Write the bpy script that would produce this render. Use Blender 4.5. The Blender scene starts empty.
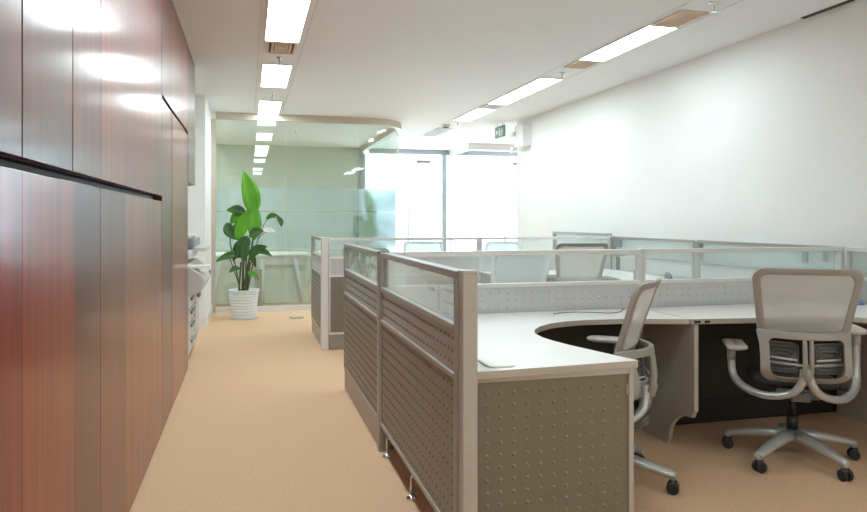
import bpy, bmesh, math, random
from mathutils import Vector, Matrix, noise
random.seed(7)
PI = math.pi
SC = bpy.context.scene
COL = SC.collection

# ---------------------------------------------------------------- camera, world, exposure
H = 1.29; F = 700.0; TH = math.atan(185/700.0)
cam_d = bpy.data.cameras.new('camera'); cam = bpy.data.objects.new('camera', cam_d); COL.objects.link(cam)
cam.location = (0, 0, H); cam.rotation_euler = (PI/2, 0, -TH)
cam_d.sensor_fit = 'HORIZONTAL'; cam_d.sensor_width = 36; cam_d.lens = 36*F/867.0
cam_d.shift_y = -36/867.0; cam_d.clip_start = .05
SC.camera = cam
w = bpy.data.worlds.new('daylight'); SC.world = w; w.use_nodes = True
bg = w.node_tree.nodes['Background']; bg.inputs[0].default_value = (.76, .90, 1, 1); bg.inputs[1].default_value = 4.5
vs = SC.view_settings; vs.view_transform = 'Standard'; vs.look = 'None'; vs.gamma = 1; vs.use_curve_mapping = False
vs.exposure = 0.68
LAMP = 14.0
SC.cycles.max_bounces = 12; SC.cycles.transparent_max_bounces = 32; SC.cycles.diffuse_bounces = 6
SC.cycles.transmission_bounces = 12; SC.cycles.sample_clamp_indirect = 8

# ---------------------------------------------------------------- materials
def mat(name, col, rough=.5, metal=0, coat=0, spec=.5, noise_amt=0, nscale=(30,30,30), bump=0, bscale=200, col2=None, sheen=0):
    m = bpy.data.materials.new(name); m.use_nodes = True; nt = m.node_tree; b = nt.nodes['Principled BSDF']
    b.inputs['Base Color'].default_value = (*col, 1); b.inputs['Roughness'].default_value = rough
    b.inputs['Metallic'].default_value = metal; b.inputs['Coat Weight'].default_value = coat
    b.inputs['Specular IOR Level'].default_value = spec
    tc = nt.nodes.new('ShaderNodeTexCoord')
    mp = nt.nodes.new('ShaderNodeMapping'); mp.inputs['Scale'].default_value = nscale
    nt.links.new(tc.outputs['Object'], mp.inputs[0])
    nz = nt.nodes.new('ShaderNodeTexNoise'); nz.inputs['Scale'].default_value = 1; nz.inputs['Detail'].default_value = 4
    nt.links.new(mp.outputs[0], nz.inputs[0])
    rmp = nt.nodes.new('ShaderNodeValToRGB'); c2 = col2 or tuple(c*(1-noise_amt) for c in col)
    rmp.color_ramp.elements[0].color = (*c2, 1); rmp.color_ramp.elements[1].color = (*col, 1)
    rmp.color_ramp.elements[0].position = .35; rmp.color_ramp.elements[1].position = .65
    nt.links.new(nz.outputs[0], rmp.inputs[0]); nt.links.new(rmp.outputs[0], b.inputs['Base Color'])
    if bump:
        n2 = nt.nodes.new('ShaderNodeTexNoise'); n2.inputs['Scale'].default_value = bscale; n2.inputs['Detail'].default_value = 3
        nt.links.new(tc.outputs['Object'], n2.inputs[0])
        bp = nt.nodes.new('ShaderNodeBump'); bp.inputs['Strength'].default_value = bump; bp.inputs['Distance'].default_value = .01
        nt.links.new(n2.outputs[0], bp.inputs['Height']); nt.links.new(bp.outputs[0], b.inputs['Normal'])
    return m
def glass(name, tint, refl=1.0, alpha_col=None, body=0.0, rough=0.0):
    """thin clear sheet: fresnel reflection over a tinted see-through, plus an optional diffusing share"""
    m = bpy.data.materials.new(name); m.use_nodes = True; nt = m.node_tree; nt.nodes.clear()
    out = nt.nodes.new('ShaderNodeOutputMaterial')
    tr = nt.nodes.new('ShaderNodeBsdfTransparent'); tr.inputs[0].default_value = (*tint, 1)
    gl = nt.nodes.new('ShaderNodeBsdfGlossy'); gl.inputs['Roughness'].default_value = rough; gl.inputs[0].default_value = (1,1,1,1)
    # Schlick reflectance, the same from both sides of the sheet
    ge = nt.nodes.new('ShaderNodeNewGeometry')
    dt = nt.nodes.new('ShaderNodeVectorMath'); dt.operation = 'DOT_PRODUCT'
    nt.links.new(ge.outputs['Normal'], dt.inputs[0]); nt.links.new(ge.outputs['Incoming'], dt.inputs[1])
    def mth(op, a_, b_=None):
        n = nt.nodes.new('ShaderNodeMath'); n.operation = op
        for i_, q in enumerate((a_, b_)):
            if q is None: continue
            if isinstance(q, (int, float)): n.inputs[i_].default_value = q
            else: nt.links.new(q, n.inputs[i_])
        return n.outputs[0]
    fv = mth('POWER', mth('SUBTRACT', 1.0, mth('ABSOLUTE', dt.outputs['Value'])), 5.0)
    mu = mth('MULTIPLY', mth('ADD', mth('MULTIPLY', fv, .90), .035), refl)
    a = tr.outputs[0]
    if body:
        df = nt.nodes.new('ShaderNodeBsdfDiffuse'); df.inputs[0].default_value = (*alpha_col, 1)
        tl = nt.nodes.new('ShaderNodeBsdfTranslucent'); tl.inputs[0].default_value = (*alpha_col, 1)
        mm = nt.nodes.new('ShaderNodeMixShader'); mm.inputs[0].default_value = .6
        nt.links.new(df.outputs[0], mm.inputs[1]); nt.links.new(tl.outputs[0], mm.inputs[2])
        mx = nt.nodes.new('ShaderNodeMixShader'); mx.inputs[0].default_value = body
        nt.links.new(a, mx.inputs[1]); nt.links.new(mm.outputs[0], mx.inputs[2]); a = mx.outputs[0]
    mix = nt.nodes.new('ShaderNodeMixShader')
    nt.links.new(mu, mix.inputs[0]); nt.links.new(a, mix.inputs[1]); nt.links.new(gl.outputs[0], mix.inputs[2])
    nt.links.new(mix.outputs[0], out.inputs[0])
    return m
def frosted(name, tint, rough, body, bcol):
    m = bpy.data.materials.new(name); m.use_nodes = True; nt = m.node_tree; nt.nodes.clear()
    out = nt.nodes.new('ShaderNodeOutputMaterial')
    rf = nt.nodes.new('ShaderNodeBsdfRefraction'); rf.inputs['Color'].default_value = (*tint, 1); rf.inputs['Roughness'].default_value = rough; rf.inputs['IOR'].default_value = 1.35
    df = nt.nodes.new('ShaderNodeBsdfTranslucent'); df.inputs[0].default_value = (*bcol, 1)
    d2_ = nt.nodes.new('ShaderNodeBsdfDiffuse'); d2_.inputs[0].default_value = (*bcol, 1)
    mm = nt.nodes.new('ShaderNodeMixShader'); mm.inputs[0].default_value = .5
    nt.links.new(df.outputs[0], mm.inputs[1]); nt.links.new(d2_.outputs[0], mm.inputs[2])
    mx = nt.nodes.new('ShaderNodeMixShader'); mx.inputs[0].default_value = body
    nt.links.new(rf.outputs[0], mx.inputs[1]); nt.links.new(mm.outputs[0], mx.inputs[2]); nt.links.new(mx.outputs[0], out.inputs[0]); return m
def emit(name, col, s):
    m = bpy.data.materials.new(name); m.use_nodes = True; nt = m.node_tree; nt.nodes.clear()
    o = nt.nodes.new('ShaderNodeOutputMaterial'); e = nt.nodes.new('ShaderNodeEmission')
    e.inputs[0].default_value = (*col, 1); e.inputs[1].default_value = s; nt.links.new(e.outputs[0], o.inputs[0]); return m
M = {}
M['wall'] = mat('painted_wall', (.86, .86, .85), .7, noise_amt=.02, nscale=(2,2,2), bump=.05, bscale=150)
M['wall_green'] = mat('meeting_room_wall', (.58, .63, .55), .7, noise_amt=.03, nscale=(2,2,2))
M['carpet'] = mat('loop_carpet', (.79, .53, .34), .95, spec=.1, noise_amt=.2, nscale=(110,110,110), bump=.35, bscale=500)
M['white'] = mat('white_plastic', (.80, .79, .77), .4, noise_amt=.02)
M['laminate'] = mat('white_laminate', (.86, .85, .84), .35, noise_amt=.015, nscale=(8,8,8))
M['edge'] = mat('beige_edge_band', (.50, .44, .37), .45, noise_amt=.05)
M['alu'] = mat('warm_aluminium', (.37, .36, .325), .38, metal=.4, noise_amt=.06, nscale=(3,3,60))
M['alu_light'] = mat('pale_aluminium', (.76, .75, .735), .4, metal=.15, noise_amt=.04, nscale=(3,3,60))
M['alu_post'] = mat('beige_aluminium_post', (.50, .465, .41), .4, metal=.2, noise_amt=.05, nscale=(3,3,60))
M['taupe'] = mat('taupe_sheet_metal', (.25, .222, .185), .42, metal=.3, noise_amt=.05)
M['olive'] = mat('olive_sheet_metal', (.21, .188, .128), .45, metal=.2, noise_amt=.05)
M['strip'] = mat('grey_dimpled_sheet', (.60, .615, .615), .28, metal=.1, noise_amt=.04)
M['stripd'] = mat('grey_gloss_dimpled_sheet', (.27, .25, .245), .28, metal=.3, noise_amt=.04)
M['desk_leg'] = mat('grey_desk_panel', (.42, .38, .33), .5, noise_amt=.06)
M['chrome'] = mat('brushed_chrome', (.75, .75, .75), .18, metal=1)
M['black'] = mat('black_plastic', (.02, .02, .022), .4, noise_amt=.2)
M['dark'] = mat('dark_gap', (.03, .022, .02), .7, noise_amt=.1)
M['chair'] = mat('warm_grey_chair_plastic', (.35, .325, .285), .42, noise_amt=.04)
M['chair_silver'] = mat('silver_cast_metal', (.52, .52, .51), .36, metal=.5, noise_amt=.03)
M['pad'] = mat('pale_arm_pad', (.60, .575, .54), .5, noise_amt=.03)
M['seat'] = mat('dark_seat_fabric', (.035, .032, .03), .8, noise_amt=.3, nscale=(200,200,200))
M['lumbar'] = mat('grey_lumbar_plastic', (.16, .155, .15), .4, noise_amt=.05)
M['mesh'] = glass('chair_mesh_fabric', (.80, .77, .73), .15, (.62, .56, .49), .70, .5)
M['glass'] = glass('screen_glass', (.94, .975, .97), 1.0, (.83, .87, .865), .14)
M['glassf'] = glass('screen_glass_hazed', (.93, .97, .96), 1.0, (.82, .87, .85), .28)
M['wallglass'] = glass('partition_wall_glass', (.935, .968, .95), 1.3)
M['film'] = frosted('frosted_film', (.93, .97, 1), .28, .22, (.80, .87, .92))
M['winglass'] = glass('window_glass', (.95, .98, 1), 1.0)
M['beige_frame'] = mat('beige_anodised_frame', (.58, .50, .42), .4, metal=.3, noise_amt=.05)
M['blue_frame'] = mat('blue_grey_frame', (.42, .47, .50), .4, metal=.3, noise_amt=.05)
M['lamp'] = emit('lit_diffuser', (.83, .97, 1), LAMP)
M['vent'] = mat('tan_vent', (.80, .64, .48), .5, noise_amt=.08)
M['ventgrey'] = mat('grey_vent', (.66, .66, .65), .5, noise_amt=.08)
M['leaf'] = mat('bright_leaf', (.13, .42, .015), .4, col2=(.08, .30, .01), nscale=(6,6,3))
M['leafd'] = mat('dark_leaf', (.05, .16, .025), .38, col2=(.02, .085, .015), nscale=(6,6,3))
M['stem'] = mat('plant_stem', (.10, .12, .04), .6, noise_amt=.5)
M['soil'] = mat('potting_soil', (.05, .035, .025), .95, noise_amt=.5)
M['pot'] = mat('white_glazed_pot', (.74, .78, .79), .3, noise_amt=.02)
M['petal'] = mat('white_petal', (.85, .86, .82), .5)
M['green_sign'] = mat('green_sign', (.12, .27, .22), .4)
M['blue'] = mat('blue_cable', (.08, .25, .75), .4)
M['copier'] = mat('copier_plastic', (.60, .575, .54), .4, noise_amt=.03)
M['copierd'] = mat('copier_grey_plastic', (.22, .22, .24), .4, noise_amt=.05)
M['underdesk_shade'] = mat('shaded_taupe_sheet', (.03, .026, .022), .6, noise_amt=.1)  # taupe panels coloured near black, the shade under the desks put into the colour
M['mesh_pale'] = glass('pale_chair_mesh', (.80, .84, .86), .15, (.66, .72, .75), .85, .5)
M['chair_pale'] = mat('pale_chair_plastic', (.66, .69, .70), .42, noise_amt=.04)
M['panel_pale'] = mat('pale_green_panel', (.70, .74, .66), .5, noise_amt=.02)
M['reveal'] = mat('deep_shadow_reveal', (.05,.03,.025), .6)

# ceiling with faint panel joints
def ceiling_mat():
    m = mat('ceiling_panels', (.82, .825, .825), .75, noise_amt=.015, nscale=(1,1,1))
    nt = m.node_tree; b = nt.nodes['Principled BSDF']
    tc = nt.nodes.new('ShaderNodeTexCoord')
    br = nt.nodes.new('ShaderNodeTexBrick'); br.offset = 0; br.inputs['Scale'].default_value = 1
    br.inputs['Brick Width'].default_value = 2.83; br.inputs['Row Height'].default_value = 1.2
    br.inputs['Mortar Size'].default_value = .004; br.inputs['Mortar Smooth'].default_value = .3
    mp = nt.nodes.new('ShaderNodeMapping'); mp.inputs['Location'].default_value = (-.12, 0, 0)
    nt.links.new(tc.outputs['Object'], mp.inputs[0]); nt.links.new(mp.outputs[0], br.inputs[0])
    bp = nt.nodes.new('ShaderNodeBump'); bp.invert = True; bp.inputs['Strength'].default_value = .5; bp.inputs['Distance'].default_value = .004
    nt.links.new(br.outputs['Fac'], bp.inputs['Height']); nt.links.new(bp.outputs[0], b.inputs['Normal'])
    return m
M['ceiling'] = ceiling_mat()

def wood(i, col):
    m = bpy.data.materials.new('red_wood_veneer_%d' % i); m.use_nodes = True; nt = m.node_tree; b = nt.nodes['Principled BSDF']
    b.inputs['Roughness'].default_value = .4; b.inputs['Specular IOR Level'].default_value = .2
    b.inputs['Coat Weight'].default_value = .6; b.inputs['Coat Roughness'].default_value = .15
    tc = nt.nodes.new('ShaderNodeTexCoord'); mp = nt.nodes.new('ShaderNodeMapping')
    mp.inputs['Scale'].default_value = (20, 28, 1.1); mp.inputs['Location'].default_value = (i*3.1, i*7.7, i)
    nt.links.new(tc.outputs['Object'], mp.inputs[0])
    nz = nt.nodes.new('ShaderNodeTexNoise'); nz.inputs['Scale'].default_value = 1; nz.inputs['Detail'].default_value = 6; nz.inputs['Distortion'].default_value = .6
    nt.links.new(mp.outputs[0], nz.inputs[0])
    r = nt.nodes.new('ShaderNodeValToRGB'); e = r.color_ramp.elements
    e[0].position = .3; e[1].position = .72; e[0].color = (col[0]*.55, col[1]*.42, col[2]*.45, 1); e[1].color = (*col, 1)
    nt.links.new(nz.outputs[0], r.inputs[0]); nt.links.new(r.outputs[0], b.inputs['Base Color'])
    bp = nt.nodes.new('ShaderNodeBump'); bp.inputs['Strength'].default_value = .06; bp.inputs['Distance'].default_value = .004
    n2 = nt.nodes.new('ShaderNodeTexNoise'); n2.inputs['Scale'].default_value = 2.2; n2.inputs['Detail'].default_value = 2
    nt.links.new(tc.outputs['Object'], n2.inputs[0]); nt.links.new(n2.outputs[0], bp.inputs['Height'])
    nt.links.new(bp.outputs[0], b.inputs['Normal']); nt.links.new(bp.outputs[0], b.inputs['Coat Normal'])
    return m
WOOD = [wood(0, (.27, .022, .007)), wood(1, (.14, .012, .006)), wood(2, (.31, .040, .008)), wood(3, (.20, .024, .008)), wood(4, (.32, .062, .014))]

# ---------------------------------------------------------------- mesh helpers
class MB:
    def __init__(s): s.bm = bmesh.new(); s.xf = Matrix.Identity(4)
    def _v(s, p): return s.bm.verts.new(s.xf @ Vector(p))
    def _f(s, vs, sm=False, mi=0):
        try: f = s.bm.faces.new(vs)
        except ValueError: return None
        f.smooth = sm; f.material_index = mi; return f
    def box(s, x0, x1, y0, y1, z0, z1, mi=0):
        v = [s._v((x, y, z)) for z in (z0, z1) for y in (y0, y1) for x in (x0, x1)]
        for q in ((0,2,3,1),(4,5,7,6),(0,1,5,4),(2,6,7,3),(0,4,6,2),(1,3,7,5)): s._f([v[i] for i in q], False, mi)
        return s
    def rbox(s, x0, x1, y0, y1, z0, z1, r=.01, axis='z', n=4):
        """box with four rounded edges along axis"""
        a = {'x': (y0, y1, z0, z1), 'y': (x0, x1, z0, z1), 'z': (x0, x1, y0, y1)}[axis]
        pts = rrect(a[0], a[1], a[2], a[3], r, n)
        lo, hi = {'x': (x0, x1), 'y': (y0, y1), 'z': (z0, z1)}[axis]
        mk = {'x': lambda p, t: (t, p[0], p[1]), 'y': lambda p, t: (p[0], t, p[1]), 'z': lambda p, t: (p[0], p[1], t)}[axis]
        s.loft([[mk(p, lo) for p in pts], [mk(p, hi) for p in pts]], smooth=False); return s
    def loft(s, rings, close=True, caps=True, smooth=True):
        R = [[s._v(p) for p in r] for r in rings]; n = len(R[0])
        for a, b in zip(R, R[1:]):
            for i in range(n if close else n-1):
                j = (i+1) % n; s._f([a[i], a[j], b[j], b[i]], smooth)
        if caps: s._f(R[0][::-1]); s._f(R[-1])
        return s
    def tube(s, pts, r, n=10, caps=True, flat=1.0, up=None):
        pts = [Vector(p) for p in pts]; rs = r if isinstance(r, (list, tuple)) else [r]*len(pts)
        rings = []; u = None
        for i, p in enumerate(pts):
            t = (pts[min(i+1, len(pts)-1)] - pts[max(i-1, 0)]).normalized()
            if u is None:
                u = Vector(up) if up else (Vector((0,0,1)) if abs(t.z) < .9 else Vector((1,0,0)))
            u = (u - t*u.dot(t)); u.normalize(); v = t.cross(u)
            rings.append([p + u*math.cos(2*PI*k/n)*rs[i]*flat + v*math.sin(2*PI*k/n)*rs[i] for k in range(n)])
        return s.loft(rings, True, caps)
    def lathe(s, prof, n=24, c=(0,0), caps=True):
        rings = [[(c[0]+r*math.cos(2*PI*k/n), c[1]+r*math.sin(2*PI*k/n), z) for k in range(n)] for r, z in prof]
        return s.loft(rings, True, caps)
    def cyl(s, p0, p1, r, n=16): return s.tube([p0, p1], r, n)
    def prism(s, pts, z0, z1, side_mi=0):
        a = [s._v((p[0], p[1], z0)) for p in pts]; b = [s._v((p[0], p[1], z1)) for p in pts]
        s._f(a[::-1]); s._f(b); n = len(a)
        for i in range(n): s._f([a[i], a[(i+1)%n], b[(i+1)%n], b[i]], False, side_mi)
        return s
    def ring(s, outer, inner, fn, t):
        """flat ring between two equal-count loops, thickness t, mapped by fn(u, w, depth)"""
        n = len(outer)
        A = [s._v(fn(*p, 0)) for p in outer]; B = [s._v(fn(*p, 0)) for p in inner]
        C = [s._v(fn(*p, t)) for p in outer]; D = [s._v(fn(*p, t)) for p in inner]
        for i in range(n):
            j = (i+1) % n
            s._f([A[i], A[j], B[j], B[i]], True); s._f([C[j], C[i], D[i], D[j]], True)
            s._f([A[j], A[i], C[i], C[j]], False); s._f([B[i], B[j], D[j], D[i]], False)
        return s
    def dimples(s, xs, zs, y, sgn, r=.0075, h=.0035, stagger=False, n=8):
        """rows of pressed domes on a face normal to local y"""
        for k, z in enumerate(zs):
            for x in xs:
                if stagger and k % 2: x += stagger
                r0 = [s._v((x+r*math.cos(2*PI*i/n), y, z+r*math.sin(2*PI*i/n))) for i in range(n)]
                r1 = [s._v((x+.6*r*math.cos(2*PI*i/n), y+sgn*h*.8, z+.6*r*math.sin(2*PI*i/n))) for i in range(n)]
                t = s._v((x, y+sgn*h, z))
                for i in range(n):
                    j = (i+1) % n; s._f([r0[i], r0[j], r1[j], r1[i]], True); s._f([r1[i], r1[j], t], True)
        return s
    def build(s, name, m, parent=None, bevel=0, solid=0, sub=0, recalc=True):
        if recalc: bmesh.ops.recalc_face_normals(s.bm, faces=s.bm.faces)
        me = bpy.data.meshes.new(name); s.bm.to_mesh(me); s.bm.free()
        for mm in (m if isinstance(m, (list, tuple)) else [m]): me.materials.append(mm)
        o = bpy.data.objects.new(name, me); COL.objects.link(o)
        if parent: o.parent = parent
        if solid:
            md = o.modifiers.new('solid', 'SOLIDIFY'); md.thickness = solid; md.offset = 0
        if bevel:
            md = o.modifiers.new('bevel', 'BEVEL'); md.width = bevel; md.segments = 2; md.limit_method = 'ANGLE'
        if sub:
            md = o.modifiers.new('sub', 'SUBSURF'); md.levels = sub; md.render_levels = sub
        return o
def rrect(x0, x1, y0, y1, r, n=5):
    out = []
    for cx, cy, a in ((x1-r, y1-r, 0), (x0+r, y1-r, PI/2), (x0+r, y0+r, PI), (x1-r, y0+r, 1.5*PI)):
        for k in range(n+1):
            t = a + PI/2*k/n; out.append((cx+r*math.cos(t), cy+r*math.sin(t)))
    return out
def smooth_path(pts, n=6):
    P = [Vector(p) for p in pts]; out = []
    for i in range(len(P)-1):
        a = P[max(i-1, 0)]; b = P[i]; c = P[i+1]; d = P[min(i+2, len(P)-1)]
        for k in range(n):
            t = k/n
            out.append(.5*((2*b)+(c-a)*t+(2*a-5*b+4*c-d)*t*t+(3*b-a-3*c+d)*t**3))
    out.append(P[-1]); return out
def tag(o, label, cat, group=None):
    o['label'] = label; o['category'] = cat
    if group: o['group'] = group
    return o
def thing(name, label, cat, loc=(0,0,0), rz=0, group=None):
    o = bpy.data.objects.new(name, None); COL.objects.link(o); o.location = loc; o.rotation_euler = (0, 0, rz)
    o.empty_display_size = .1
    return tag(o, label, cat, group)
def struct(o): o['kind'] = 'structure'; return o
def copy_tree(o, parent=None):
    c = o.copy(); COL.objects.link(c)
    if parent: c.parent = parent
    for ch in [x for x in list(o.children)]: copy_tree(ch, c)
    return c

# ---------------------------------------------------------------- the setting
XL, XR, YG, YF, ZC = -.5, 4.0, 10.2, 14.5, 2.79
struct(MB().box(-2.6, 7.2, -4, 14.9, -.1, 0).build('floor', M['carpet']))
struct(MB().box(-2.6, 7.2, -4, 14.9, ZC, ZC+.15).build('ceiling', M['ceiling']))
struct(MB().box(XR, XR+.2, -4, 10.1, 0, ZC).box(XR+.2, 7.2, 9.9, 10.1, 0, ZC).build('wall_right', M['wall']))
struct(MB().box(7.0, 7.2, 10.1, YF, 0, ZC).build('wall_corridor', M['wall']))
struct(MB().box(-2.6, 7.2, -4.1, -4, 0, ZC).build('wall_back', M['wall']))
struct(MB().box(-1.35, -1.15, -4, 8.8, 0, ZC).box(-1.35, XL, 8.8, YG+.05, 0, ZC).build('wall_left', M['wall']))
struct(MB().box(-2.6, -2.4, 8.8, YF, 0, ZC).box(-2.4, -1.35, 8.7, 8.8, 0, ZC).build('wall_meeting_left', M['wall_green']))
struct(MB().box(-2.6, 2.29, YF, YF+.2, 0, ZC).build('wall_far', M['wall_green']))
struct(MB().box(XL-.0005+.0005, XL+.015, 8.8, YG-.06, 0, .12).box(XL-.63, XL+.015, 8.785, 8.8, 0, .12).build('baseboard_left', M['white']))
struct(MB().box(XR-.015, XR, -4, 10.1, 0, .1).build('baseboard_right', M['white']))
struct(MB().box(3.955, 3.995, 3.88, 4.32, ZC-.006, ZC).build('trim_1', M['reveal']))

# glass wall of the meeting room, bending round the corner
R = .64
arc = [(1.64+R*math.sin(a), 10.2+R-R*math.cos(a)) for a in [PI/2*k/14 for k in range(15)]]
def run_wall(path, z0, z1, t, name, m, parent):
    """vertical sheet of thickness t that follows a plan path"""
    mb = MB(); L = []; 
    for i, p in enumerate(path):
        a = Vector(path[max(i-1, 0)]); b = Vector(path[min(i+1, len(path)-1)]); d = (b-a).normalized(); nrm = Vector((-d.y, d.x))
        L.append((Vector(p)+nrm*t/2, Vector(p)-nrm*t/2))
    rings = [[(a.x, a.y, z0), (b.x, b.y, z0), (b.x, b.y, z1), (a.x, a.y, z1)] for a, b in L]
    mb.loft(rings, True, True, smooth=False)
    return mb.build(name, m, parent)
gw = bpy.data.objects.new('window_1', None); COL.objects.link(gw); struct(gw)
runs = [[(-.44, YG), (.515, YG)], [(.525, YG), (1.54, YG)], [(1.55, YG), (1.64, YG)] + arc[1:], [(2.28, 10.85), (2.28, 12.65)], [(2.28, 12.66), (2.28, 14.42)]]
for rn in runs:
    g = run_wall(rn, .07, ZC-.09, .012, 'glass_pane', M['wallglass'], gw)
    for z0, z1 in ((.87, 1.405), (1.42, 1.75)):
        off = [(p[0], p[1]) for p in rn]
        fpath = []
        for i, p in enumerate(rn):
            a = Vector(rn[max(i-1, 0)]); b = Vector(rn[min(i+1, len(rn)-1)]); d = (b-a).normalized()
            fpath.append((p[0]+(-d.y)*.010, p[1]+d.x*.010))
        run_wall(fpath, z0, z1, .003, 'frosted_film', M['film'], g)
full = [(-.44, YG)] + arc + [(2.28, 14.42)]
run_wall(full, ZC-.095, ZC, .09, 'top_frame', M['beige_frame'], gw)
run_wall(full, 0, .07, .07, 'bottom_frame', M['alu_light'], gw)
MB().box(-.5, -.44, YG-.04, YG+.04, 0, ZC-.095).build('end_frame', M['beige_frame'], gw)
MB().box(2.25, 2.33, 14.42, 14.5, 0, ZC-.095).build('end_frame', M['blue_frame'], gw)

# glazed front at the far end
fr = bpy.data.objects.new('window_2', None); COL.objects.link(fr); struct(fr)
mb = MB().box(2.29, 7.0, YF, YF+.12, ZC-.10, ZC).box(4.02, 4.12, YF-.02, YF+.12, 0, ZC-.1).box(4.2, 4.26, YF-.02, YF+.12, 0, ZC-.1)
mb.box(2.29, 2.35, YF, YF+.12, 0, ZC-.1).box(6.2, 6.28, YF, YF+.12, 0, ZC-.1)
mb.build('window_frame', M['blue_frame'], fr)
MB().box(4.12, 4.2, YF+.03, YF+.045, 0, ZC-.1).build('glass_pane', M['winglass'], fr)
MB().box(6.28, 7.0, YF+.03, YF+.045, 0, ZC-.1).build('glass_pane', M['winglass'], fr)
for k, (x0, x1, xh) in enumerate(((2.36, 4.01, 3.27), (4.27, 6.19, 5.44))):
    d = bpy.data.objects.new('door_%d' % (k+1), None); COL.objects.link(d); struct(d)
    MB().box(x0, xh-.08 if k == 0 else xh+.08, YF+.03, YF+.045, .02, ZC-.11).build('glass_leaf', M['winglass'], d)
    MB().box((xh-.07) if k == 0 else x0, x1 if k == 0 else xh+.07, YF+.03, YF+.045, .02, ZC-.11).build('glass_leaf', M['winglass'], d)
    MB().tube([(xh, YF-.04, .80), (xh, YF-.04, 1.56)], .018).tube([(xh, YF-.04, .9), (xh, YF+.03, .9)], .01).tube([(xh, YF-.04, 1.46), (xh, YF+.03, 1.46)], .01).build('door_handle', M['blue_frame'], d)
    MB().box(x1-.55, x1-.25, YF-.02, YF+.03, 2.5, 2.57).build('door_closer', M['alu'], d)
# glass draught lobby return just inside the right door
lb = bpy.data.objects.new('window_3', None); COL.objects.link(lb); struct(lb)
MB().box(4.20, 4.215, 13.2, YF-.03, .05, ZC-.12).build('glass_pane', M['winglass'], lb)
MB().box(4.17, 4.245, 13.1, YF-.03, ZC-.12, ZC).box(4.17, 6.9, 13.06, 13.12, ZC-.12, ZC).build('window_frame', M['alu_light'], lb)

# ---------------------------------------------------------------- built-in red wood cupboards
def cupboard(name, label, y0, y1, z0, z1, wi, grp, x0=-1.14):
    t = thing(name, label, 'cabinet', (XL, (y0+y1)/2, z0), 0, grp)
    hw = (y1-y0)/2; g = .003
    MB().box(x0-XL, -.026, -hw+.001, hw-.001, 0, z1-z0).build('carcass', M['dark'], t)
    d = MB().box(-.024, 0, -hw+g, hw-g, .003, z1-z0-.003).build('door', WOOD[wi], t, bevel=.0012)
    d.rotation_euler = (0, random.uniform(-.0015, .0015), random.uniform(-.004, .004))
    return t
lo = [-.9, -.25, .35, .85, 1.32, 1.785, 2.29, 2.671, 3.19, 4.45]
lnames = ['', '', '', 'outside the photo on the left', 'cut by the left photo edge', 'second from the left photo edge', 'third from the left photo edge', 'fourth from the left photo edge', 'widest, next to the full-height doors']
for i in range(3, 9):
    cupboard('lower_cabinet', 'red wood lower cabinet under the dark slot, ' + lnames[i], lo[i], lo[i+1], 0.02, 1.405, [0,2,1,3,0,2,1,3,4][i], 'lower red wood cabinets')
up = [.35, .85, 1.32, 1.785, 2.266, 2.671, 3.15, 4.137, 4.455]
un = ['', 'outside the photo on the left', 'cut by the left photo edge', 'second from the left photo edge', 'third from the left photo edge', 'fourth from the left photo edge', 'widest of the row', 'narrow, last before the tall doors']
for i in range(1, 8):
    cupboard('upper_cabinet', 'red wood upper cabinet over the dark slot, ' + un[i], up[i], up[i+1], 1.43, ZC-.004, [2,0,1,1,3,2,0,3][i], 'upper red wood cabinets')
tall = [4.458, 5.03, 5.94, 6.32]
for i in range(3):
    cupboard('tall_cabinet', 'glossy red wood tall cabinet door from the floor, ' + ('nearest of the three', 'middle of the three', 'farthest, beside the copier')[i], tall[i], tall[i+1], .02, 2.02, (3, 4, 0)[i], 'tall red wood cabinets')
    cupboard('top_cabinet', 'small red wood top cabinet by the ceiling over a tall door, ' + ('nearest of the three', 'middle of the three', 'farthest of the three')[i], tall[i], tall[i+1], 2.04, ZC-.004, (1, 3, 2)[i], 'top red wood cabinets')
cupboard('hanging_cabinet', 'red wood cabinet hanging above the copier at the end of the cupboard wall', 6.323, 7.15, 1.62, ZC-.004, 1, None)
struct(MB().box(-1.14, XL-.04, -.5+1.3, 6.3, 0, .018).build('trim_2', M['dark']))
tag(MB().box(-1.13, XL-.05, .86, 4.45, 1.406, 1.4295).build('handle_groove', M['reveal']), 'dark horizontal finger slot between upper and lower red wood cabinets', 'handle slot')
tag(MB().box(-1.13, XL-.05, 4.46, 6.31, 2.021, 2.0395).build('handle_groove', M['reveal']), 'short dark finger slot above the full-height red wood doors', 'handle slot')

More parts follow.
